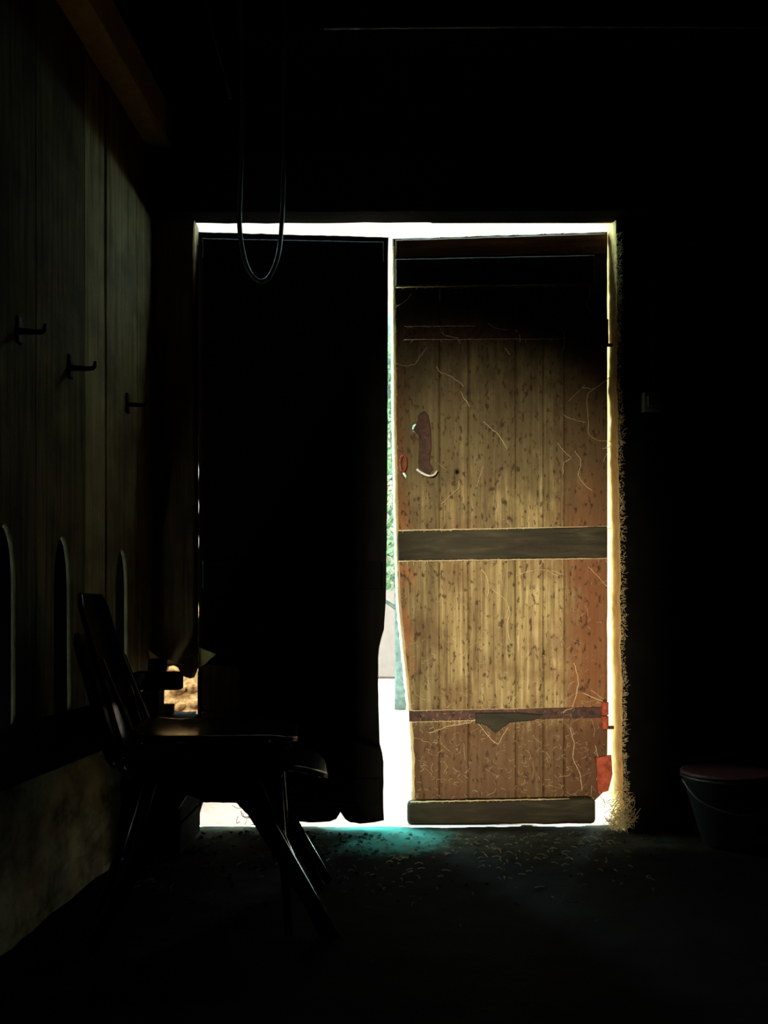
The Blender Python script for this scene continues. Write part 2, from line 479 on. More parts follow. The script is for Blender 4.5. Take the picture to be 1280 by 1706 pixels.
# lintel beam and the left door post
bm = bmesh.new()
t = bmesh.new()
lint = quad_outline((-.86, 2.036), (.87, 2.040), (.87, 2.238), (-.86, 2.238), 26, 3, .004, 3.3)
slab(t, lint, .085, lambda x, z: 2.742, bev=.005)
merge(bm, t)
lintel = tag(finish('trim_1', bm, M_lint), kind='structure')
M_post_edge = M_post
bm = bmesh.new()
def rag(x): return .530 + .02 * math.sin(x * 60) + noise.noise(Vector((x * 50, 0, 3))) * .03
pl_ = [(-.632, 2.036), (-.80, 2.036)] + [(-.80, z) for z in (1.6, 1.1, .7, .60)]
pl_ += [(-.80 + .168 * i / 12, rag(-.80 + .168 * i / 12)) for i in range(13)]
pl_ += [(-.632 + noise.noise(Vector((z * 20, 4, 4))) * .002, z) for z in [.56 + i * .1 for i in range(15)]]
slab(bm, pl_, .062, lambda x, z: WY, bev=.005)
post = tag(finish('trim_2', bm, M_post), kind='structure')

# strip over the left leaf: pale wooden stop visible under the lintel on the right
bm = bmesh.new()
box(bm, .16, .78, 2.828, 2.845, 2.045, 2.075)
tag(finish('trim_3', bm, M_post), kind='structure')

# ceiling joist with conduit, wall plate
bm = bmesh.new(); box(bm, -1.1, 2.35, 2.52, 2.64, 2.47, 2.56, .006)
tag(finish('trim_4', bm, M_black), kind='structure')

# left wall ---------------------------------------------------------------
# local frame: x runs along the wall towards the camera side (from corner), y = into the wall
def wl(bm):
    """transform: local (u, d, z) -> world; u = world Y position, d = depth behind the surface"""
    for v in bm.verts:
        u, d, z = v.co
        v.co = (wallx(u) - d * math.cos(WANG), u + d * math.sin(WANG), z)
bm = bmesh.new()
NU, NZW = 90, 30
gr = []
for k in range(NZW + 1):
    z = -.02 + .46 * k / NZW
    gr.append([bm.verts.new((-1.3 + 4.12 * i / NU, -.012 + noise.noise(Vector((i * .21, k * .25, 2))) * .012 + noise.noise(Vector((i * .8, k * .8, 2))) * .006, z)) for i in range(NU + 1)])
for k in range(NZW):
    for i in range(NU):
        bm.faces.new((gr[k][i], gr[k][i + 1], gr[k + 1][i + 1], gr[k + 1][i]))
nlow = len(bm.faces)
box(bm, -1.3, 2.82, .25, .30, 0, 2.6)
box(bm, -1.3, 2.82, .024, .25, 2.30, 2.6)
box(bm, 2.76, 2.82, .024, .25, 0, 2.6)
wl(bm)
wall_left = tag(finish('wall_left', bm, M_lower), kind='structure')
wall_left.data.materials.append(M_black)  # black backing paints the shade inside the slots
for p in wall_left.data.polygons:
    if p.index >= nlow: p.material_index = 1
bounds = [-1.3, -.9, -.5, -.1, .3, .62, .95, 1.22, 1.50, 1.715, 1.985, 2.265, 2.405, 2.655, 2.80]
slots = {9: 1.841, 10: 2.127, 12: 2.523}
for i in range(len(bounds) - 1):
    a, b = bounds[i] + .0015, bounds[i + 1] - .0015
    bm = bmesh.new()
    hol = []
    if i in slots:
        c = slots[i]; hw = .044
        h = [(c - hw, .47), (c + hw, .47)] + [(c + hw * math.cos(t_), .79 + .125 * math.sin(t_)) for t_ in [math.pi * k / 12 for k in range(13)]]
        hol = [h]
    slab(bm, quad_outline((a, .44), (b, .44), (b, 2.36), (a, 2.36), 2, 12, .001, i * 1.7), .009,
         lambda x, z, i=i: .0015 * (i % 3), holes=hol, bev=.003, wave=.003, seed=i)
    wl(bm)
    finish('board', bm, M_board if i >= 11 else (M_board_mid if i >= 9 else M_board_shaded), wall_left)  # paler towards the corner: fall of light painted board by board
# wall plate along the top
bm = bmesh.new(); box(bm, -1.3, 2.78, -.075, .02, 2.25, 2.38, .008); wl(bm)
tag(finish('trim_5', bm, M_reveal), kind='structure')  # pale tone stands in for light along the plate
# manger ledge along the wall
led = empty('manger', (wallx(2.0), 2.0, .44))
tag(led, 'dark wooden manger ledge along the left wall under the arched slots', 'manger')
bm = bmesh.new(); box(bm, .9, 2.44, -.10, -.002, .385, .415, .003); wl(bm); finish('bottom_board', bm, M_black, led)
bm = bmesh.new(); box(bm, .9, 2.44, -.125, -.10, .385, .500, .004); wl(bm); finish('front_board', bm, M_black, led)

# hooks on the left wall
for k, (u, z, ln) in enumerate(((1.90, 1.362, .055), (2.165, 1.357, .06), (2.565, 1.363, .055))):
    x = wallx(u)
    h = empty('iron_hook', (x, u, z))
    tag(h, ['black iron hook on the left wall, nearest the left edge of the picture',
            'black iron hook on the left wall above a pale streak, middle of three',
            'black iron hook on the left wall nearest the door corner'][k], 'hook', 'iron hooks in a row on the left wall')
    bm = bmesh.new()
    tube(bm, spline([(x - .002, u, z), (x + .02, u - .004, z - .003), (x + ln, u, z - .002), (x + ln + .006, u, z + .015)], 4), .009, 8, r_end=.004)
    finish('prong', bm, M_blackiron, h, True)
    bm = bmesh.new(); box(bm, x - .002, x + .006, u - .012, u + .012, z - .028, z + .032, .002)
    finish('plate', bm, M_blackiron, h)
# ------------------------------------------------------------------ left leaf of the door (near-black wood)
def yL(x, z=0):    # swings slightly into the room at its free edge
    return 2.872 - 0.050 * (x + .632) / .64
YLm = 2.823
def edgeL(z):      # worn right hand edge, measured
    py = HY - (z - EYE) * F / YLm
    tb = [(380, 647), (700, 646), (900, 645), (1000, 643), (1050, 640), (1075, 632), (1100, 630), (1180, 631), (1240, 633), (1262, 639), (1345, 639), (1400, 640)]
    for (a, xa), (b, xb) in zip(tb, tb[1:]):
        if a <= py <= b: return X(xa + (xb - xa) * (py - a) / (b - a), 2.823)
    return X(647, 2.823)
door_1 = empty('door_1', (-.63, 2.88, 0)); tag(door_1, kind='structure')
bx = [-.636, X(402, 2.87), X(470, 2.865), X(560, 2.86), None]
def botL(x):
    px = HX + x * F / 2.86
    tb = [(330, 1338), (398, 1338), (404, 1352), (430, 1366), (455, 1368), (470, 1358), (490, 1366), (520, 1369), (545, 1366), (558, 1366), (566, 1350), (570, 1350), (578, 1366), (600, 1369), (625, 1366), (650, 1360)]
    for (a, ya), (b, yb) in zip(tb, tb[1:]):
        if a <= px <= b: return Z(ya + (yb - ya) * (px - a) / (b - a), 2.86) + noise.noise(Vector((px * .2, 0, 0))) * .002
    return .03
for i in range(4):
    x0 = bx[i]; x1 = bx[i + 1]
    ztop = lambda x: Z(386 + 9 * (x + .632) / .64 + noise.noise(Vector((x * 30, 2, 2))) * 1.2, yL(x))
    out = []
    xr = x1 if x1 is not None else X(640, 2.845)
    n = 10
    out += [(x0 + (xr - x0) * k / n, botL(x0 + (xr - x0) * k / n)) for k in range(n + 1)]
    if x1 is None:
        out += [(edgeL(z) + noise.noise(Vector((z * 60, 0, 7))) * .002, z) for z in [.06 + 1.93 * k / 60 for k in range(61)]]
        xr = edgeL(2.0)
    else:
        out += [(x1 + .0006, z) for z in (.5, 1.0, 1.5)]
    out += [(xr + (x0 - xr) * k / 8, ztop(xr + (x0 - xr) * k / 8)) for k in range(9)]
    out += [(x0 + ((.0062 * max(0, noise.noise(Vector((z * 17, 0, 3))) + .10) if .52 < z < 1.35 else -.002) if i == 0 else 0), z) for z in ([1.9 - 1.75 * k / 110 for k in range(111)] if i == 0 else (1.5, 1., .5))]
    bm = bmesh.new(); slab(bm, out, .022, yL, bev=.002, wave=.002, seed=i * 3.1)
    finish('plank', bm, M_nearblack, door_1)
def batten(name, parent, px0, px1, yl, yr, hl, hr, yface, th, mat, jit=.0015, seed=1., rnd=0.0, bev=.004):
    """horizontal batten from the measured pixel corners, lying on the leaf's room side"""
    Y0 = yface(X(px0, 2.87)) - th; Y1 = yface(X(px1, 2.87)) - th
    p00 = (X(px0, Y0), Z(yl + hl, Y0)); p10 = (X(px1, Y1), Z(yr + hr, Y1)); p11 = (X(px1, Y1), Z(yr, Y1)); p01 = (X(px0, Y0), Z(yl, Y0))
    if rnd:
        r = rnd
        o = [(p00[0] + r, p00[1]), ]
        o += edge_pts((p00[0] + r, p00[1]), (p10[0] - r, p10[1]), 16, jit, seed)[1:]
        o += [(p10[0] - r, p10[1]), (p10[0] - r * .3, p10[1] + r * .3), (p10[0], p10[1] + r), (p11[0], p11[1] - r), (p11[0] - r * .3, p11[1] - r * .3), (p11[0] - r, p11[1])]
        o += edge_pts((p11[0] - r, p11[1]), (p01[0] + r, p01[1]), 16, jit, seed + 5)[1:]
        o += [(p01[0] + r, p01[1]), (p01[0] + r * .3, p01[1] - r * .3), (p01[0], p01[1] - r), (p00[0], p00[1] + r), (p00[0] + r * .3, p00[1] + r * .3)]
    else:
        o = quad_outline(p00, p10, p11, p01, 18, 3, jit, seed)
    bm = bmesh.new(); slab(bm, o, th - .0005, lambda x, z: yface(x) - th, bev=bev, seed=seed)
    return finish(name, bm, mat, parent)
batten('batten', door_1, 337, 640, 396, 402, 34, 34, yL, .022, M_nearblack, seed=2.)
batten('batten', door_1, 337, 636, 934, 936, 46, 46, yL, .022, M_nearblack, seed=4.)
batten('batten', door_1, 404, 634, 1296, 1298, 44, 44, yL, .022, M_nearblack, seed=6.)
pb = batten('patch_board', door_1, 337, 398, 1108, 1110, 76, 76, yL, .012, M_post, seed=8., rnd=.02)
batten('cleat', door_1, 335, 388, 1186, 1188, 18, 18, yL, .02, M_post, seed=9.)

# ------------------------------------------------------------------ right leaf of the door (lit, full of cobwebs)
def yR(x, z=0):    # pushed out a little at its free edge
    return 2.872 + 0.030 * (.77 - x) / .75
def edgeR(z):
    py = HY - (z - EYE) * F / 2.90
    tb = [(380, 654), (700, 656), (900, 660), (1000, 663), (1060, 669), (1120, 675), (1180, 681), (1260, 686), (1400, 687)]
    for (a, xa), (b, xb) in zip(tb, tb[1:]):
        if a <= py <= b: return X(xa + (xb - xa) * (py - a) / (b - a), 2.902)
    return X(654, 2.902)
door_2 = empty('door_2', (.77, 2.88, 0)); tag(door_2, kind='structure')
rb = [654, 733, 781, 860, 906, 941, 1013]
for i in range(6):
    x0 = X(rb[i], yR(X(rb[i], 2.88))) + .0003; x1 = X(rb[i + 1], yR(X(rb[i + 1], 2.88))) - .0003
    def zt(x): return Z(397 - 12 * (x - .03) / .74 + noise.noise(Vector((x * 30, 5, 2))) * 1.0, yR(x))
    def zb(x): return Z(1374 - 4 * (x - .03) / .74 + noise.noise(Vector((x * 50, 8, 2))) * 2.0, yR(x))
    n = 6; out = []
    if i == 0: xa = edgeR(.02)
    else: xa = x0
    out += [(xa + (x1 - xa) * k / n, zb(xa + (x1 - xa) * k / n)) for k in range(n + 1)]
    if i == 5:      # rotten bottom right corner
        out = [(xa + .045 * k / 4, zb(xa + .045 * k / 4)) for k in range(5)] + [(xa + .07, .045), (xa + .095, .075), (x1 - .02, .105)]
        out += [(x1 + noise.noise(Vector((z * 18, 3, 3))) * .002, z) for z in [.13 + 1.85 * k / 30 for k in range(31)]]
    else:
        out += [(x1 + noise.noise(Vector((z * 18, i, 3))) * .0007, z) for z in [.1 + 1.85 * k / 16 for k in range(17)]]
    out += [(x1 + (x0 - x1) * k / 5, zt(x1 + (x0 - x1) * k / 5)) for k in range(6)]
    if i == 0:
        out += [(edgeR(z) + noise.noise(Vector((z * 55, 0, 7))) * .0025, z) for z in [1.97 - 1.93 * k / 70 for k in range(70)]]
    else:
        out += [(x0 + noise.noise(Vector((z * 18, i + .5, 3))) * .0007, z) for z in [1.95 - 1.85 * k / 16 for k in range(17)]]
    holes = []
    if i == 0: holes = [circle(X(692.5, 2.90), Z(712, 2.90), .011, .015, 14), [(X(a, 2.9), Z(b, 2.9)) for a, b in ((676, 797), (672, 790), (670, 786), (674, 786), (678, 792))]]
    if i == 1: holes = [circle(X(762, 2.90), Z(786, 2.90), .006, .008, 8)]
    bm = bmesh.new()
    slab(bm, out, .020, yR, holes=holes, bev=.0048, wave=.0035, seed=20 + i * 3.7)
    finish('plank', bm, M_leaf, door_2)
bm = bmesh.new()     # board closing the hole low on the second plank from outside
box(bm, X(740, 2.9), X(790, 2.9), 2.935, 2.945, Z(810, 2.9), Z(770, 2.9)); finish('patch', bm, M_nearblack, door_2)
# top board, battens
batten('top_board', door_2, 659, 1010, 399, 388, 31, 36, yR, .010, M_red, seed=12.)
batten('batten', door_2, 659, 992, 431, 424, 46, 48, yR, .034, M_rail, seed=14.)
batten('batten', door_2, 663, 1012, 884, 877, 50, 52, yR, .024, M_rail, seed=16., jit=.003)
batten('batten', door_2, 679, 993, 1336, 1330, 39, 43, yR, .036, M_rail, seed=18., jit=.003, rnd=.014, bev=.007)
# strap hinges with bolts and knuckles
def strap(pl0, pl1, yl, yr, h, seed, tapped=False):
    hg = batten('strap_hinge', door_2, pl0, pl1, yl, yr, h, h, yR, .007, M_iron, seed=seed, jit=.001, bev=.0015)
    for k in range(6):
        px = pl0 + 14 + (pl1 - pl0 - 34) * k / 5 + R.uniform(-4, 4)
        y = yR(X(px, 2.87)) - .007
        bm = bmesh.new()
        c = Vector((X(px, y), y, Z(yl + (yr - yl) * k / 5 + h / 2, y)))
        rings = []
        for (r, d) in ((.0062, 0), (.0058, -.003), (.003, -.006)):
            rings.append([bm.verts.new(c + Vector((r * math.cos(a), d, r * math.sin(a)))) for a in [2 * math.pi * q / 8 for q in range(8)]])
        for a_, b_ in zip(rings, rings[1:]):
            for q in range(8): bm.faces.new((a_[q], a_[(q + 1) % 8], b_[(q + 1) % 8], b_[q]))
        bm.faces.new(rings[-1])
        finish('bolt', bm, M_iron, hg, True)
strap(673, 1003, 545, 543, 20, 31.)
strap(682, 1003, 1184, 1178, 18, 37.)
for (py0, py1) in ((533, 577), (1170, 1214)):
    y = 2.857; x = X(1008, y)
    bm = bmesh.new(); tube(bm, [(x, y, Z(py1, y)), (x, y, Z((py0 + py1) / 2 + 1, y))], .013, 12)
    tube(bm, [(x, y, Z((py0 + py1) / 2 - 1, y)), (x, y, Z(py0, y))], .0125, 12)
    kn = finish('hinge_knuckle', bm, M_redir, door_2)
    bm = bmesh.new(); tube(bm, [(x, y, Z(py0 - 5, y)), (x, y, Z(py1 + 3, y))], .006, 8)
    tube(bm, [(x, y, Z(py1 - 2, y)), (x + .03, y, Z(py1 - 2, y))], .006, 8)
    finish('pintle', bm, M_iron, door_2)
# red board scraps in the lower hinge corner
bm = bmesh.new()
slab(bm, [(X(a, 2.86), Z(b, 2.86)) for a, b in ((994, 1262), (1019, 1258), (1021, 1290), (1014, 1318), (996, 1322))], .01, lambda x, z: 2.858, bev=.002)
finish('patch', bm, M_redir, door_2)
# broken board end under the lower strap
bm = bmesh.new()
slab(bm, [(X(a, 2.87), Z(b, 2.87)) for a, b in ((793, 1188), (860, 1187), (905, 1190), (890, 1200), (850, 1204), (838, 1212), (826, 1222), (812, 1210), (800, 1206), (793, 1206))], .012, lambda x, z: yR(x) - .018, bev=.003)
finish('splinter_board', bm, M_rail, door_2)
# lock plate, latch handle, escutcheon ring
bm = bmesh.new()
lk = [(688, 716), (694, 706), (699, 690), (707, 684), (714, 692), (718, 712), (719, 745), (716, 770), (722, 782), (714, 792), (700, 786), (697, 770), (699, 740), (698, 724)]
slab(bm, [(X(a, 2.89), Z(b, 2.89)) for a, b in lk], .006, lambda x, z: yR(x) - .0085, bev=.002)
lockp = finish('lock_plate', bm, M_iron, door_2)
bm = bmesh.new()
y = 2.865
tube(bm, spline([(X(a, y), y - d, Z(b, y)) for a, b, d in ((695, 782, 0), (703, 789, .012), (714, 794, .018), (723, 792, .012), (728, 785, 0))], 5), .0036, 8)
finish('latch_handle', bm, M_bright, lockp)['label'] = 'bright curved steel latch handle'
bm = bmesh.new()
tube(bm, [(X(672 + 5 * math.cos(a), y + .018), y + .018, Z(772 + 13 * math.sin(a), y + .018)) for a in [2 * math.pi * k / 14 for k in range(15)]], .004, 6)
finish('latch_ring', bm, M_redir, door_2)

# ------------------------------------------------------------------ rubble and brick in the hole at the foot of the post
def rock(bm, c, r, sd, sq=(1, 1, 1)):
    t = bmesh.new(); bmesh.ops.create_icosphere(t, subdivisions=2, radius=1)
    for v in t.verts:
        n = v.co.copy()
        k = 1 + .35 * noise.noise(n * 1.3 + Vector((sd, 0, 0))) + .15 * noise.noise(n * 3 + Vector((0, sd, 0)))
        v.co = Vector((n.x * r * sq[0] * k, n.y * r * sq[1] * k, n.z * r * sq[2] * k)) + Vector(c)
    merge(bm, t)
rub = empty('rubble_heap', (-1.05, 3.4, 0))
tag(rub, 'bright orange rubble heap outside, seen below the rotten foot of the left door post', 'rubble')
bm = bmesh.new()
P = [(-1.4, 3.02, -.02), (-.72, 3.02, -.02), (-.72, 3.75, -.02), (-1.4, 3.75, -.02), (-1.4, 3.70, .80), (-.72, 3.70, .80)]
V = [bm.verts.new(p) for p in P]
for f in ((0, 1, 2, 3), (0, 1, 5, 4), (1, 2, 5), (0, 4, 3), (2, 3, 4, 5)): bm.faces.new([V[i] for i in f])
finish('core', bm, M_stone, rub)
rr = random.Random(5)
for j in range(12):
    for i in range(9):
        x = -1.24 + i * .058 + (j % 2) * .028 + rr.uniform(-.010, .010); z = .05 + j * .062 + rr.uniform(-.008, .008)
        if x > -.71: continue
        bm = bmesh.new(); rock(bm, (x, 3.04 + .78 * z * 1.08 + rr.uniform(-.012, .012), z), rr.uniform(.022, .034), i * 3 + j * 7.7, (1.1, .8, .85))
        finish('stone', bm, M_stone, rub, True)

bm = bmesh.new(); slab(bm, quad_outline((-.80, -.02), (-.648, -.02), (-.652, .385), (-.80, .385), 4, 10, .006, 4.), .12, lambda x, z: 2.80, bev=.01, wave=.01)
tag(finish('trim_6', bm, M_black), kind='structure')
# crate in the corner with dark blocks on it
cr = empty('wooden_crate', (-.69, 2.60, 0))
tag(cr, 'dark wooden crate standing in the corner behind the stacked chairs', 'crate')
cx0, cx1, cy0, cy1, ch = -.79, -.60, 2.47, 2.74, .385
for k in range(4):
    z0 = .012 + k * .094
    for (a, b, c, d) in ((cx0, cx1, cy0, cy0 + .014), (cx0, cx1, cy1 - .014, cy1), (cx0, cx0 + .014, cy0 + .015, cy1 - .015), (cx1 - .014, cx1, cy0 + .015, cy1 - .015)):
        bm = bmesh.new(); box(bm, a, b, c, d, z0, z0 + .088, .002); finish('slat', bm, M_black, cr)
for (a, b) in ((cx0 + .015, cy0 + .015), (cx1 - .035, cy0 + .015), (cx0 + .015, cy1 - .035), (cx1 - .035, cy1 - .035)):
    bm = bmesh.new(); box(bm, a, a + .02, b, b + .02, 0.0, ch); finish('corner_post', bm, M_black, cr)
for k in range(3):
    bm = bmesh.new(); box(bm, cx0, cx1, cy0 + .09 * k + .001, cy0 + .09 * (k + 1) - .002, ch + .001, ch + .012, .002); finish('lid_board', bm, M_black, cr)
def block(px0, px1, py0, py1, Y, dep, label, mat=M_block, name='wood_block', cat='block', grp='dark blocks stacked on the crate'):
    bm = bmesh.new(); box(bm, X(px0, Y), X(px1, Y), Y, Y + dep, Z(py1, Y), Z(py0, Y), .003, .001)
    return tag(finish(name, bm, mat), label, cat, grp)
zc = HY - (ch + .0125 - EYE) * F / 2.55
block(237, 264, 1150, zc, 2.55, .07, 'black wooden block lowest of the stack on the corner crate')
block(222, 298, 1120, 1149.4, 2.55, .06, 'long black wooden block lying across the middle of the stack on the crate')
block(246, 272, 1098, 1119.4, 2.55, .05, 'small black wooden block topmost of the stack on the crate')
Yb = 2.69
bm = bmesh.new(); box(bm, X(258, Yb), X(286, Yb), Yb, Yb + .04, ch + .0135, ch + .0135 + .033, .003, .001)
tag(finish('brick', bm, M_brick), 'small orange brick lying on the crate below the bright rubble', 'brick')

# ------------------------------------------------------------------ two stacked chairs
CH0 = Vector((-.385, 2.03, 0)); CR = math.radians(6)
def seat_mesh(x0, x1, hw, z, th, dip, lip):
    bm = bmesh.new()
    nx_, ny_ = 16, 12
    top, bot = [], []
    for i in range(nx_ + 1):
        t = i / nx_; x = x0 + (x1 - x0) * t
        # rounded corners
        e = min(t, 1 - t) * (x1 - x0)
        cut = 0 if e > .05 else .05 - math.sqrt(max(0, .05 ** 2 - (.05 - e) ** 2))
        ww = hw * (.93 + .07 * t) - cut
        rt, rb_ = [], []
        for j in range(ny_ + 1):
            s = -1 + 2 * j / ny_
            zz = z - dip * (1 - s * s) * math.sin(math.pi * min(1, t * 1.1)) - lip * max(0, (t - .8) / .2) ** 2 + .012 * max(0, (.2 - t) / .2) ** 2
            rt.append(bm.verts.new((x, s * ww, zz))); rb_.append(bm.verts.new((x, s * ww, zz - th)))
        top.append(rt); bot.append(rb_)
    for i in range(nx_):
        for j in range(ny_):
            bm.faces.new((top[i][j], top[i + 1][j], top[i + 1][j + 1], top[i][j + 1]))
            bm.faces.new((bot[i][j], bot[i][j + 1], bot[i + 1][j + 1], bot[i + 1][j]))
    for i in range(nx_):
        for j in (0, ny_): bm.faces.new((top[i][j], top[i + 1][j], bot[i + 1][j], bot[i][j]))
    for j in range(ny_):
        for i in (0, nx_): bm.faces.new((top[i][j], top[i][j + 1], bot[i][j + 1], bot[i][j]))
    return bm
def back_mesh(xb, zb, xt, zt_, hw, th, curve):
    bm = bmesh.new(); A, B = [], []
    nz_, ny_ = 12, 12
    for i in range(nz_ + 1):
        t = i / nz_; x = xb + (xt - xb) * t; z = zb + (zt_ - zb) * t
        e = min(t, 1 - t) * (zt_ - zb)
        cut = 0 if e > .035 else .035 - math.sqrt(max(0, .035 ** 2 - (.035 - e) ** 2))
        ra, rb_ = [], []
        for j in range(ny_ + 1):
            s = -1 + 2 * j / ny_
            xx = x - curve * (1 - s * s)
            ra.append(bm.verts.new((xx, s * (hw - cut), z))); rb_.append(bm.verts.new((xx - th, s * (hw - cut), z - .003)))
        A.append(ra); B.append(rb_)
    for i in range(nz_):
        for j in range(ny_):
            bm.faces.new((A[i][j], A[i + 1][j], A[i + 1][j + 1], A[i][j + 1])); bm.faces.new((B[i][j], B[i][j + 1], B[i + 1][j + 1], B[i + 1][j]))
    for i in range(nz_):
        for j in (0, ny_): bm.faces.new((A[i][j], A[i + 1][j], B[i + 1][j], B[i][j]))
    for j in range(ny_):
        for i in (0, nz_): bm.faces.new((A[i][j], A[i][j + 1], B[i][j + 1], B[i][j]))
    return bm
# upper chair: plywood seat and back on inverted-V timber side frames
chA = empty('stacking_chair', CH0, CR)
tag(chA, 'upper one of two stacked black chairs, with a tall backrest, by the left wall', 'chair', 'two stacked chairs by the left wall')
sA = finish('seat', seat_mesh(-.20, .175, .170, .452, .012, .010, .012), M_chair, chA, True, True)
bA = finish('backrest', back_mesh(-.205, .400, -.308, .772, .130, .013, .010), M_chair, chA, True, True)
for s in (-1, 1):
    y0 = s * .186
    bm = bmesh.new(); bar(bm, (.030, y0, .385), (.255, s * .200, 0.003), .024, .046, .020, .030, rnd=.3); finish('leg', bm, M_chair, chA, local=True)
    bm = bmesh.new(); bar(bm, (-.055, y0, .395), (-.270, s * .200, 0.003), .024, .050, .020, .030, rnd=.3); finish('leg', bm, M_chair, chA, local=True)
    # side rail joining the pair below the seat
    bm = bmesh.new()
    slab(bm, [(-.19, .437), (-.20, .40), (-.18, .365), (-.11, .345), (-.06, .325), (-.03, .314), (.025, .314), (.055, .330), (.10, .375), (.14, .41), (.165, .437)], .022, lambda x, z: y0 - .011, bev=.004)
    finish('side_rail', bm, M_chair, chA, local=True)
    # stay carrying the backrest
    bm = bmesh.new(); bar(bm, (-.185, s * .11, .42), (-.262, s * .11, .62), .026, .014, .022, .010); finish('back_stay', bm, M_chair, chA, local=True)
for x in (-.09, .10):
    bm = bmesh.new(); bar(bm, (x, -.176, .412), (x, .176, .412), .018, .03, .018, .03, side=(1, 0, 0)); finish('cross_rail', bm, M_chair, chA, local=True)
# lower chair: tubular legs
chB = empty('tubular_chair', CH0, CR)
tag(chB, 'lower one of two stacked black chairs, thin tube legs, rounded seat front poking out', 'chair', 'two stacked chairs by the left wall')
sB = finish('seat', seat_mesh(-.20, .245, .150, .380, .014, .012, .030), M_chair, chB, True, True)
bB = finish('backrest', back_mesh(-.235, .37, -.318, .680, .120, .013, .010), M_chair, chB, True, True)
for s in (-1, 1):
    for (a, b) in (((.13, s * .135, .36), (.155, s * .165, .003)), ((-.17, s * .135, .36), (-.275, s * .165, .003))):
        bm = bmesh.new(); tube(bm, [a, b], .0095, 10); lg = finish('leg', bm, M_tube, chB, True, True)
    bm = bmesh.new(); tube(bm, spline([(.14, s * .135, .355), (-.17, s * .135, .355), (-.245, s * .09, .42), (-.300, s * .09, .60)], 6), .0085, 10)
    finish('side_tube', bm, M_tube, chB, True, True)
for s in (-1, 1):
    bm = bmesh.new(); bar(bm, (.065, s * .160, .365), (.236, s * .168, .003), .020, .034, .018, .026, rnd=.3); finish('strut', bm, M_chair, chB, local=True)
bm = bmesh.new(); tube(bm, [(.13, -.135, .352), (.13, .135, .352)], .008, 8); finish('cross_tube', bm, M_tube, chB, True, True)

for o in (sA, bA, sB, bB):
    md = o.modifiers.new('bevel', 'BEVEL'); md.width = .0045; md.segments = 3; md.limit_method = 'ANGLE'; md.angle_limit = math.radians(50)

# ------------------------------------------------------------------ hanging cables
Yc = 2.45
def cpath(pts, Y): return spline([(X(a, Y), Y + d, Z(b, Y)) for a, b, d in pts], 8)
bm = bmesh.new()
tube(bm, cpath([(402, -60, 0), (403, 60, 0), (404, 200, 0), (401, 300, 0), (399, 370, 0), (404, 415, 0), (414, 450, 0), (430, 466, .01), (447, 457, .02), (461, 420, .03), (467, 370, .03), (470, 300, .03), (472, 180, .02), (474, 40, .02), (475, -60, .02)], Yc), .0075, 10, r_end=.0065)
tag(finish('hanging_hose', bm, M_rubber, smooth=True), 'dark rubber hose hanging in a loop before the top of the left door leaf', 'hose')
Yd = 2.1
bm = bmesh.new()
tube(bm, cpath([(335, -60, 0), (343, 0, 0), (357, 60, 0), (370, 105, 0), (379, 140, 0), (382, 160, .01)], Yd), .0035, 8)
tag(finish('hanging_rope', bm, M_rubber, smooth=True), 'thin dark rope hanging down from the ceiling at upper left', 'rope')
# conduit on the joist
bm = bmesh.new(); y = 2.512
tube(bm, [(X(a, y), y, Z(b, y)) for a, b in ((540, 48), (700, 46), (900, 44), (1100, 45), (1340, 45))], .0035, 8)
tag(finish('conduit', bm, M_grey, smooth=True), 'thin grey pipe running along the ceiling joist at the top', 'pipe')

# ------------------------------------------------------------------ switch and its cable on the right wall
y = WY - .03
sw = empty('light_switch', (X(1088, y), WY, Z(668, y))); tag(sw, 'small square grey light switch on the wall right of the door', 'switch')
bm = bmesh.new(); box(bm, X(1072, y), X(1105, y), y, WY - .0005, Z(685, y), Z(652, y), .004); finish('housing', bm, M_grey, sw)
bm = bmesh.new(); box(bm, X(1079, y), X(1098, y), y - .006, y - .0005, Z(678, y), Z(659, y), .002); finish('rocker', bm, M_grey, sw)
bm = bmesh.new(); y = WY - .006; tube(bm, [(X(1089, y), y, Z(652, y)), (X(1090, y), y, Z(450, y)), (X(1088, y), y, Z(270, y)), (X(1088, y), y, 2.46)], .0045, 8)
tag(finish('switch_cable', bm, M_rubber, smooth=True), 'dark cable running up the wall from the light switch', 'cable')

# ------------------------------------------------------------------ bucket
bk = empty('bucket', (1.075, 2.635, 0)); tag(bk, 'grey plastic bucket with a reddish rim on the floor right of the door', 'bucket')
def lathe(bm, prof, n=32, c=(0, 0)):
    rings = [[bm.verts.new((c[0] + r * math.cos(2 * math.pi * k / n), c[1] + r * math.sin(2 * math.pi * k / n), z)) for k in range(n)] for r, z in prof]
    for a, b in zip(rings, rings[1:]):
        for k in range(n): bm.faces.new((a[k], a[(k + 1) % n], b[(k + 1) % n], b[k]))
    bm.faces.new(rings[0][::-1]); bm.faces.new(rings[-1])
bm = bmesh.new(); lathe(bm, [(.066, .002), (.072, .004), (.132, .205), (.140, .212), (.140, .218), (.130, .218), (.126, .205), (.064, .012)])
finish('body', bm, M_bucket, bk, True, True)
bm = bmesh.new(); lathe(bm, [(.124, .2195), (.137, .2195), (.139, .226), (.136, .231), (.125, .231)])
finish('rim', bm, M_pink, bk, True, True)
bm = bmesh.new(); tube(bm, spline([(-.140, 0, .205), (-.11, -.085, .15), (0, -.135, .12), (.11, -.085, .15), (.140, 0, .205)], 6), .003, 6)
finish('handle', bm, M_rubber, bk, True, True)

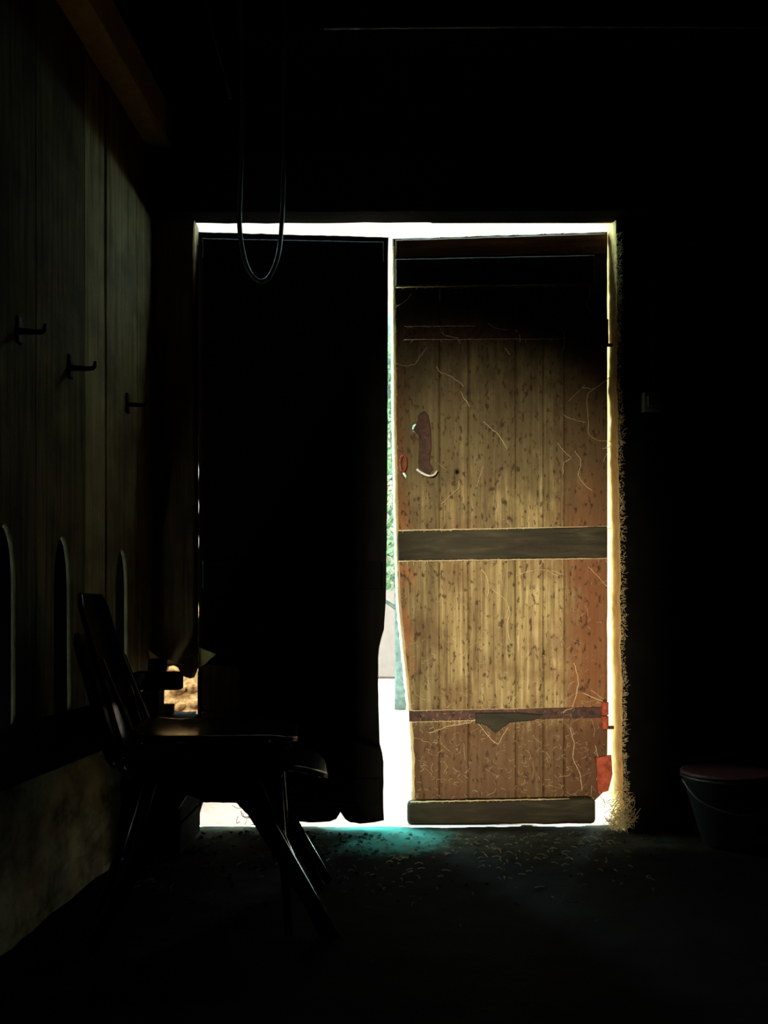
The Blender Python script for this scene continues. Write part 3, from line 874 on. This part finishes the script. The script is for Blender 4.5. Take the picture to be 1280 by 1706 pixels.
# ------------------------------------------------------------------ debris on the floor
bm = bmesh.new()
for k in range(900):
    x = R.uniform(-.75, .75); yy = 2.78 - abs(R.gauss(0, .33))
    if yy < 1.4 or (x < -.57 and yy > 2.44): continue
    if x > .1 and R.random() < .55: continue
    a = R.uniform(0, math.pi); l = R.uniform(.006, .03)
    z = floor_h(x, yy) - .004
    tube(bm, [(x, yy, z + .001), (x + math.cos(a) * l / 2, yy + math.sin(a) * l / 2, z + R.uniform(.002, .006)), (x + math.cos(a) * l, yy + math.sin(a) * l, z + .001)], R.uniform(.0006, .0016), 3)
tag(finish('straw_litter', bm, M_straw), 'bits of straw and twigs littering the dirt floor inside the door', 'litter', kind='stuff')
bm = bmesh.new()
for k in range(260):
    x = R.uniform(-.72, .9); yy = 2.80 - abs(R.gauss(0, .28))
    if yy < 1.5: continue
    rr_ = R.uniform(.002, .008) * (1 if x < .1 else .6)
    t = bmesh.new(); bmesh.ops.create_icosphere(t, subdivisions=1, radius=rr_)
    z = floor_h(x, yy) - .006 + rr_ * .5
    for v in t.verts: v.co = Vector((v.co.x * R.uniform(.8, 1.3) + x, v.co.y * R.uniform(.8, 1.3) + yy, v.co.z * .7 + z))
    merge(bm, t)
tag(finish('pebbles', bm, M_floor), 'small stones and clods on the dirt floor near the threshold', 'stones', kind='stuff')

# ------------------------------------------------------------------ cobwebs
def web_line(bm, pts, r, wob=.003, yo=.0, face=yR, n=7):
    P = spline([(X(a, 2.87), 0, Z(b, 2.87)) for a, b in pts], n)
    off = R.uniform(0, 99)
    out = []
    for i, p in enumerate(P):
        nn = noise.noise_vector(Vector((i * .5 + off, off, 1))) * wob
        yy = face(p.x) - .006 - yo - abs(noise.noise(Vector((i * .3 + off, 3, off)))) * .012
        out.append(Vector((p.x + nn.x, yy, p.z + nn.z)))
    rs = r
    tube(bm, out, rs, 4)
strands = [
 ([(787, 430), (786, 440), (790, 452)], 1.6), ([(962, 458), (978, 470), (983, 490), (976, 506), (986, 522)], 1.7),
 ([(735, 545), (742, 556), (764, 562), (768, 570)], 1.3), ([(813, 536), (828, 545), (846, 548)], 1.2), ([(858, 548), (866, 556), (867, 568)], 2.2),
 ([(842, 578), (850, 590)], 2.0), ([(935, 548), (941, 562), (938, 585)], 1.6), ([(728, 608), (735, 618), (757, 628), (774, 642)], 1.6),
 ([(768, 650), (776, 664), (784, 676)], 1.8), ([(712, 575), (700, 592), (692, 604)], 1.3),
 ([(1026, 622), (1008, 634), (990, 648), (972, 646)], 2.3), ([(990, 648), (978, 662), (980, 700), (984, 728), (1020, 738)], 1.4),
 ([(938, 690), (955, 700), (975, 704)], 1.4), ([(930, 738), (940, 752), (952, 762)], 1.7), ([(952, 764), (940, 772), (938, 790)], 1.5),
 ([(958, 752), (968, 768), (964, 792), (974, 808), (986, 818)], 1.9), ([(806, 702), (818, 712), (832, 724), (845, 748)], 1.6),
 ([(736, 838), (750, 826), (764, 812), (766, 800)], 1.4), ([(795, 810), (806, 775)], 1.0), ([(856, 893), (858, 904), (880, 910), (896, 922), (908, 938)], 1.4),
 ([(905, 918), (906, 934), (898, 944)], 1.9), ([(803, 948), (812, 960), (815, 980), (812, 996)], 1.8), ([(822, 982), (842, 998), (850, 1020), (846, 1045), (851, 1070)], 1.6),
 ([(956, 1104), (963, 1128), (962, 1150), (954, 1178)], 2.1), ([(972, 1154), (990, 1162), (1014, 1172)], 2.0), ([(985, 1150), (1000, 1160), (1014, 1172)], 1.2),
 ([(950, 1212), (957, 1240), (955, 1262), (966, 1288), (970, 1316)], 1.6), ([(992, 1242), (996, 1268), (994, 1298)], 1.4),
 ([(716, 1222), (745, 1212), (778, 1206), (795, 1198)], 1.3), ([(796, 1204), (812, 1224), (830, 1240), (838, 1226), (848, 1212)], 1.4),
 ([(955, 1180), (942, 1184), (938, 1196)], 1.6), ([(985, 878), (1000, 884), (1018, 880)], 2.6), ([(1026, 735), (1015, 745), (1003, 748)], 2.4), ([(1026, 740), (1012, 752), (1006, 770)], 1.0),
 ([(850, 1010), (842, 1030)], 1.0), ([(920, 950), (940, 958)], .9), ([(980, 944), (1000, 965), (1018, 985)], 1.2), ([(660, 508), (678, 496), (686, 486)], 1.6),
 ([(860, 960), (900, 948), (930, 960)], 1.0), ([(745, 486), (772, 484), (785, 494)], 1.2), ([(655, 600), (675, 606), (692, 604)], .9), ([(948, 668), (976, 640)], 1.0)]
wb = bmesh.new()
for pts, r in strands: web_line(wb, pts, r * .00042 + .0003)
for k in range(520):       # fine short threads all over the leaf, more of them low down
    px = R.uniform(668, 1005); py = 1330 - abs(R.gauss(0, 190))
    if py < 480: continue
    a = R.uniform(-1, 1) + (math.pi / 2 if R.random() < .5 else 0); l = R.uniform(4, 9) if k % 5 else R.uniform(9, 30)
    web_line(wb, [(px, py), (px + math.cos(a) * l * .5 + R.uniform(-5, 5), py + math.sin(a) * l * .5), (px + math.cos(a) * l, py + math.sin(a) * l)], R.uniform(.00022, .00045), n=4)
tag(finish('cobweb_strands', wb, M_web), 'dusty cobweb strands clinging to the planks of the right door leaf', 'cobweb', kind='stuff')
# dust fringes along the horizontal battens
fb = bmesh.new()
for (a, b, y0, y1, th, dn) in ((660, 990, 479, 473, .034, 1), (664, 1012, 884, 877, .024, -1), (664, 1012, 935, 930, .024, 1), (684, 990, 1336, 1330, .036, -1),
                               (674, 1000, 566, 564, .007, 1), (684, 1000, 1184, 1178, .007, -1), (684, 800, 1203, 1200, .007, 1), (674, 790, 544, 543, .007, -1)):
    yy = yR(X((a + b) / 2, 2.87)) - th - .002
    P = [(X(a + (b - a) * i / 60, yy), yy + R.uniform(-.001, .001), Z(y0 + (y1 - y0) * i / 60, yy) + R.uniform(-.0007, .0007)) for i in range(61)]
    tube(fb, P, .0017 if th > .01 else .0009, 4)
    for k in range(110 if th > .01 else 40):
        t = R.random(); c = Vector((X(a + (b - a) * t, yy), yy, Z(y0 + (y1 - y0) * t, yy)))
        l = R.uniform(.003, .016); an = R.uniform(-1.2, 1.2)
        e = c + Vector((math.sin(an) * l, R.uniform(0, .006), -dn * math.cos(an) * l * R.choice((1, 1, -.4)) * (1 if dn > 0 else -.5)))
        m_ = (c + e) / 2 + Vector((R.uniform(-.003, .003), -.002, R.uniform(-.003, .003)))
        tube(fb, [c, m_, e], R.uniform(.0002, .0006), 3)
tag(finish('dust_fringe', fb, M_web), 'pale dust and web fringe along the battens of the right door leaf', 'cobweb', kind='stuff')
# fluff and translucent web sheets added at the right leaf's edges to glow with daylight
def ribbon(bm, f0, f1, y, z0, z1, n, sd):
    prev = None
    for k in range(n + 1):
        z = z0 + (z1 - z0) * k / n
        a = bm.verts.new((f0(z) + noise.noise(Vector((z * 45, sd, 1))) * .003, y + noise.noise(Vector((z * 20, sd, 5))) * .003, z))
        b = bm.verts.new((f1(z) + noise.noise(Vector((z * 60, sd, 9))) * .002, y + noise.noise(Vector((z * 20, sd, 8))) * .003, z))
        if prev: bm.faces.new((prev[0], prev[1], b, a))
        prev = (a, b)
eb = bmesh.new()
ribbon(eb, lambda z: edgeR(z) - .007, lambda z: edgeR(z) + .003, 2.925, .30, 1.99, 260, 3.0)
rbn = bmesh.new()
ribbon(rbn, lambda z: .764, lambda z: rev_x(z) + .003, 2.900, .10, 1.98, 260, 9.0)
tag(finish('web_sheet', rbn, M_web), 'pale ragged web sheet spanning the hinge gap right of the right leaf', 'cobweb', kind='stuff')
for sgn in range(3):
    P = [(edgeR(z) + .002 + .003 * sgn + noise.noise(Vector((z * 25, sgn, 7))) * .003, yR(.02) - .003 - .001 * sgn + noise.noise(Vector((z * 18, sgn, 2))) * .002, z) for z in [.07 + 1.92 * k / 150 for k in range(151)]]
    tube(eb, P, .0022, 5)
for k in range(700):
    z = R.uniform(.05, 1.98); x = edgeR(z) + R.uniform(-.001, .010); l = R.uniform(.003, .009)
    d = Vector((R.uniform(-.5, 1), -R.uniform(.2, .8), R.uniform(-1, 1))) * l; c = Vector((x, yR(.02) - .002, z))
    tube(eb, [c, c + d * .5 + Vector((0, 0, R.uniform(-.002, .002))), c + d], R.uniform(.0003, .0008), 3)
tag(finish('edge_fluff', eb, M_web), 'pale fluffy web line along the free edge of the right door leaf', 'cobweb', kind='stuff')
# thick web fringe on the right reveal and at its foot
jb = bmesh.new()
for k in range(2600):
    z = R.uniform(.02, 2.0)
    clump = max(0, noise.noise(Vector((z * 8, 3, 1)))) + .4 * max(0, noise.noise(Vector((z * 30, 3, 1))))
    l = R.uniform(.004, .012) + clump * .022 * R.random() + (.05 * R.random() * max(0, 1 - z / .2))
    x = rev_x(z) + R.uniform(-.002, .014); yy = WY + R.uniform(-.004, .05) * R.random()
    a = R.uniform(-1.4, 1.4)
    d = Vector((math.cos(a) * R.choice((1, 1, .6, -.3)), -R.uniform(.1, .9), math.sin(a))) * l
    mid = Vector((x, yy, z)) + d * .5 + Vector((R.uniform(-1, 1), -.5, R.uniform(-1, 1))) * l * .3
    tube(jb, [(x, yy, z), mid, Vector((x, yy, z)) + d], R.uniform(.0003, .0009), 3)
for k in range(350):       # web mound at the foot of the reveal
    a = R.uniform(0, math.pi); r = abs(R.gauss(0, .028))
    c = Vector((.785 + R.gauss(0, .018), WY - .01 + R.uniform(-.02, .05), .01 + abs(R.gauss(0, .045))))
    d = Vector((R.uniform(-1, 1), R.uniform(-.6, .3), R.uniform(-1, 1))) * R.uniform(.008, .022)
    tube(jb, [c - d, c + Vector((R.uniform(-.006, .006), 0, R.uniform(-.006, .006))), c + d], R.uniform(.0004, .0014), 3)
tag(finish('cobweb_fringe', jb, M_web), 'thick dusty cobweb fringe hanging on the right edge of the doorway', 'cobweb', kind='stuff')
# torn web sheet by the post foot
ws = bmesh.new()
def sheet(c, Y):
    lp = [(X(a, Y), Z(b, Y)) for a, b in c]
    slab(ws, lp, .0012, lambda x, z: Y + noise.noise(Vector((x * 30, z * 30, 0))) * .006, bev=.0004)
sheet([(247, 1082), (262, 1094), (285, 1100), (306, 1108), (290, 1105), (276, 1106), (272, 1118), (266, 1104), (250, 1100)], 2.72)
sheet([(330, 1078), (345, 1084), (362, 1090), (350, 1098), (340, 1108), (332, 1112), (334, 1096)], 2.82)
for k in range(60):
    px, py = R.uniform(300, 345), R.uniform(1084, 1128)
    Y = 2.79; c = Vector((X(px, Y), Y, Z(py, Y))); d = Vector((R.uniform(-1, 1), 0, R.uniform(-1, 1))) * .008
    tube(ws, [c - d, c + d], .0004, 3)
tag(finish('torn_cobweb', ws, M_web), 'torn cobweb sheet hanging at the rotten foot of the left door post', 'cobweb', kind='stuff')
# twigs and straw caught under the left leaf
tw = bmesh.new()
for k in range(90):
    px = R.uniform(400, 480); py = R.uniform(1310, 1380)
    Y = 2.80; c = Vector((X(px, Y), Y + R.uniform(-.02, .02), max(.006, Z(py, Y)))); a = R.uniform(0, 6.28); l = R.uniform(.008, .03)
    tube(tw, spline([c, c + Vector((math.cos(a) * l, 0, math.sin(a) * l * .6)), c + Vector((math.cos(a + .6) * l * 1.6, 0, abs(math.sin(a + .6)) * l * 1.2))], 3), R.uniform(.0005, .0016), 3)
tag(finish('twig_tangle', tw, M_straw), 'tangle of twigs and webs caught under the left door leaf behind the chairs', 'twigs', kind='stuff')

# ------------------------------------------------------------------ outdoors
bm = bmesh.new()
gx = [-30, -12, -5] + [-2 + .1 * i for i in range(41)] + [5, 12, 30]
gy = [2.885] + [3 + .12 * i for i in range(40)] + [9, 14, 25, 60]
gg = [[bm.verts.new((x, y, -.004 + (noise.noise(Vector((x * 4, y * 4, 0))) * .008 if 3 < y < 8 else 0))) for x in gx] for y in gy]
for j in range(len(gy) - 1):
    for i in range(len(gx) - 1): bm.faces.new((gg[j][i], gg[j][i + 1], gg[j + 1][i + 1], gg[j + 1][i]))
tag(finish('yard_ground', bm, M_ground), kind='structure')
# backdrop wall added to tint the gaps and block the low sky
fh = empty('farmhouse', (0, 9.5, 0)); tag(fh, 'pale limewashed farmhouse wall across the yard, seen through the gap above the door', 'building')
bm = bmesh.new(); box(bm, -2.7, 3.3, 9.5, 14, 0, 6.2, .02); finish('wall', bm, M_backdrop, fh)
bm = bmesh.new(); slab(bm, [(-2.9, 6.1), (3.5, 6.1), (3.5, 6.35), (-2.9, 6.35)], 5.4, lambda x, z: 9.05, bev=.02); finish('roof', bm, M_post, fh)

# tree seen through the slit
tr = empty('garden_tree', (.10, 6.4, 0)); tag(tr, 'green leafy tree glimpsed outside through the slit between the door leaves', 'tree')
bm = bmesh.new()
tube(bm, spline([(.14, 6.4, -.02), (.13, 6.4, .8), (.10, 6.45, 1.8), (.02, 6.4, 3.0)], 5), .06, 10, r_end=.03)
for (h, dx, dz) in ((1.15, -.5, .15), (1.4, -.6, .6), (1.9, .6, .7), (2.3, -.5, .8), (.95, -.35, .22), (.75, -.3, .16)):
    tube(bm, spline([(.12, 6.4, h), (.12 + dx * .5, 6.38, h + dz * .6), (.12 + dx, 6.35, h + dz)], 4), .018, 6, r_end=.006)
finish('trunk', bm, M_bark, tr, True)
bm = bmesh.new()
for k in range(5200):
    c = Vector((.1 + R.gauss(0, .33), 6.4 + R.gauss(0, .3), R.uniform(.92, 2.75)))
    n = Vector((R.gauss(0, 1), R.gauss(0, 1), R.gauss(0, 1))).normalized(); a = n.orthogonal().normalized(); b = n.cross(a)
    l = R.uniform(.02, .04)
    bm.faces.new([bm.verts.new(c + a * l), bm.verts.new(c + b * l * .5), bm.verts.new(c - a * l), bm.verts.new(c - b * l * .5)])
tag(finish('foliage', bm, M_leafg, tr), kind='stuff')
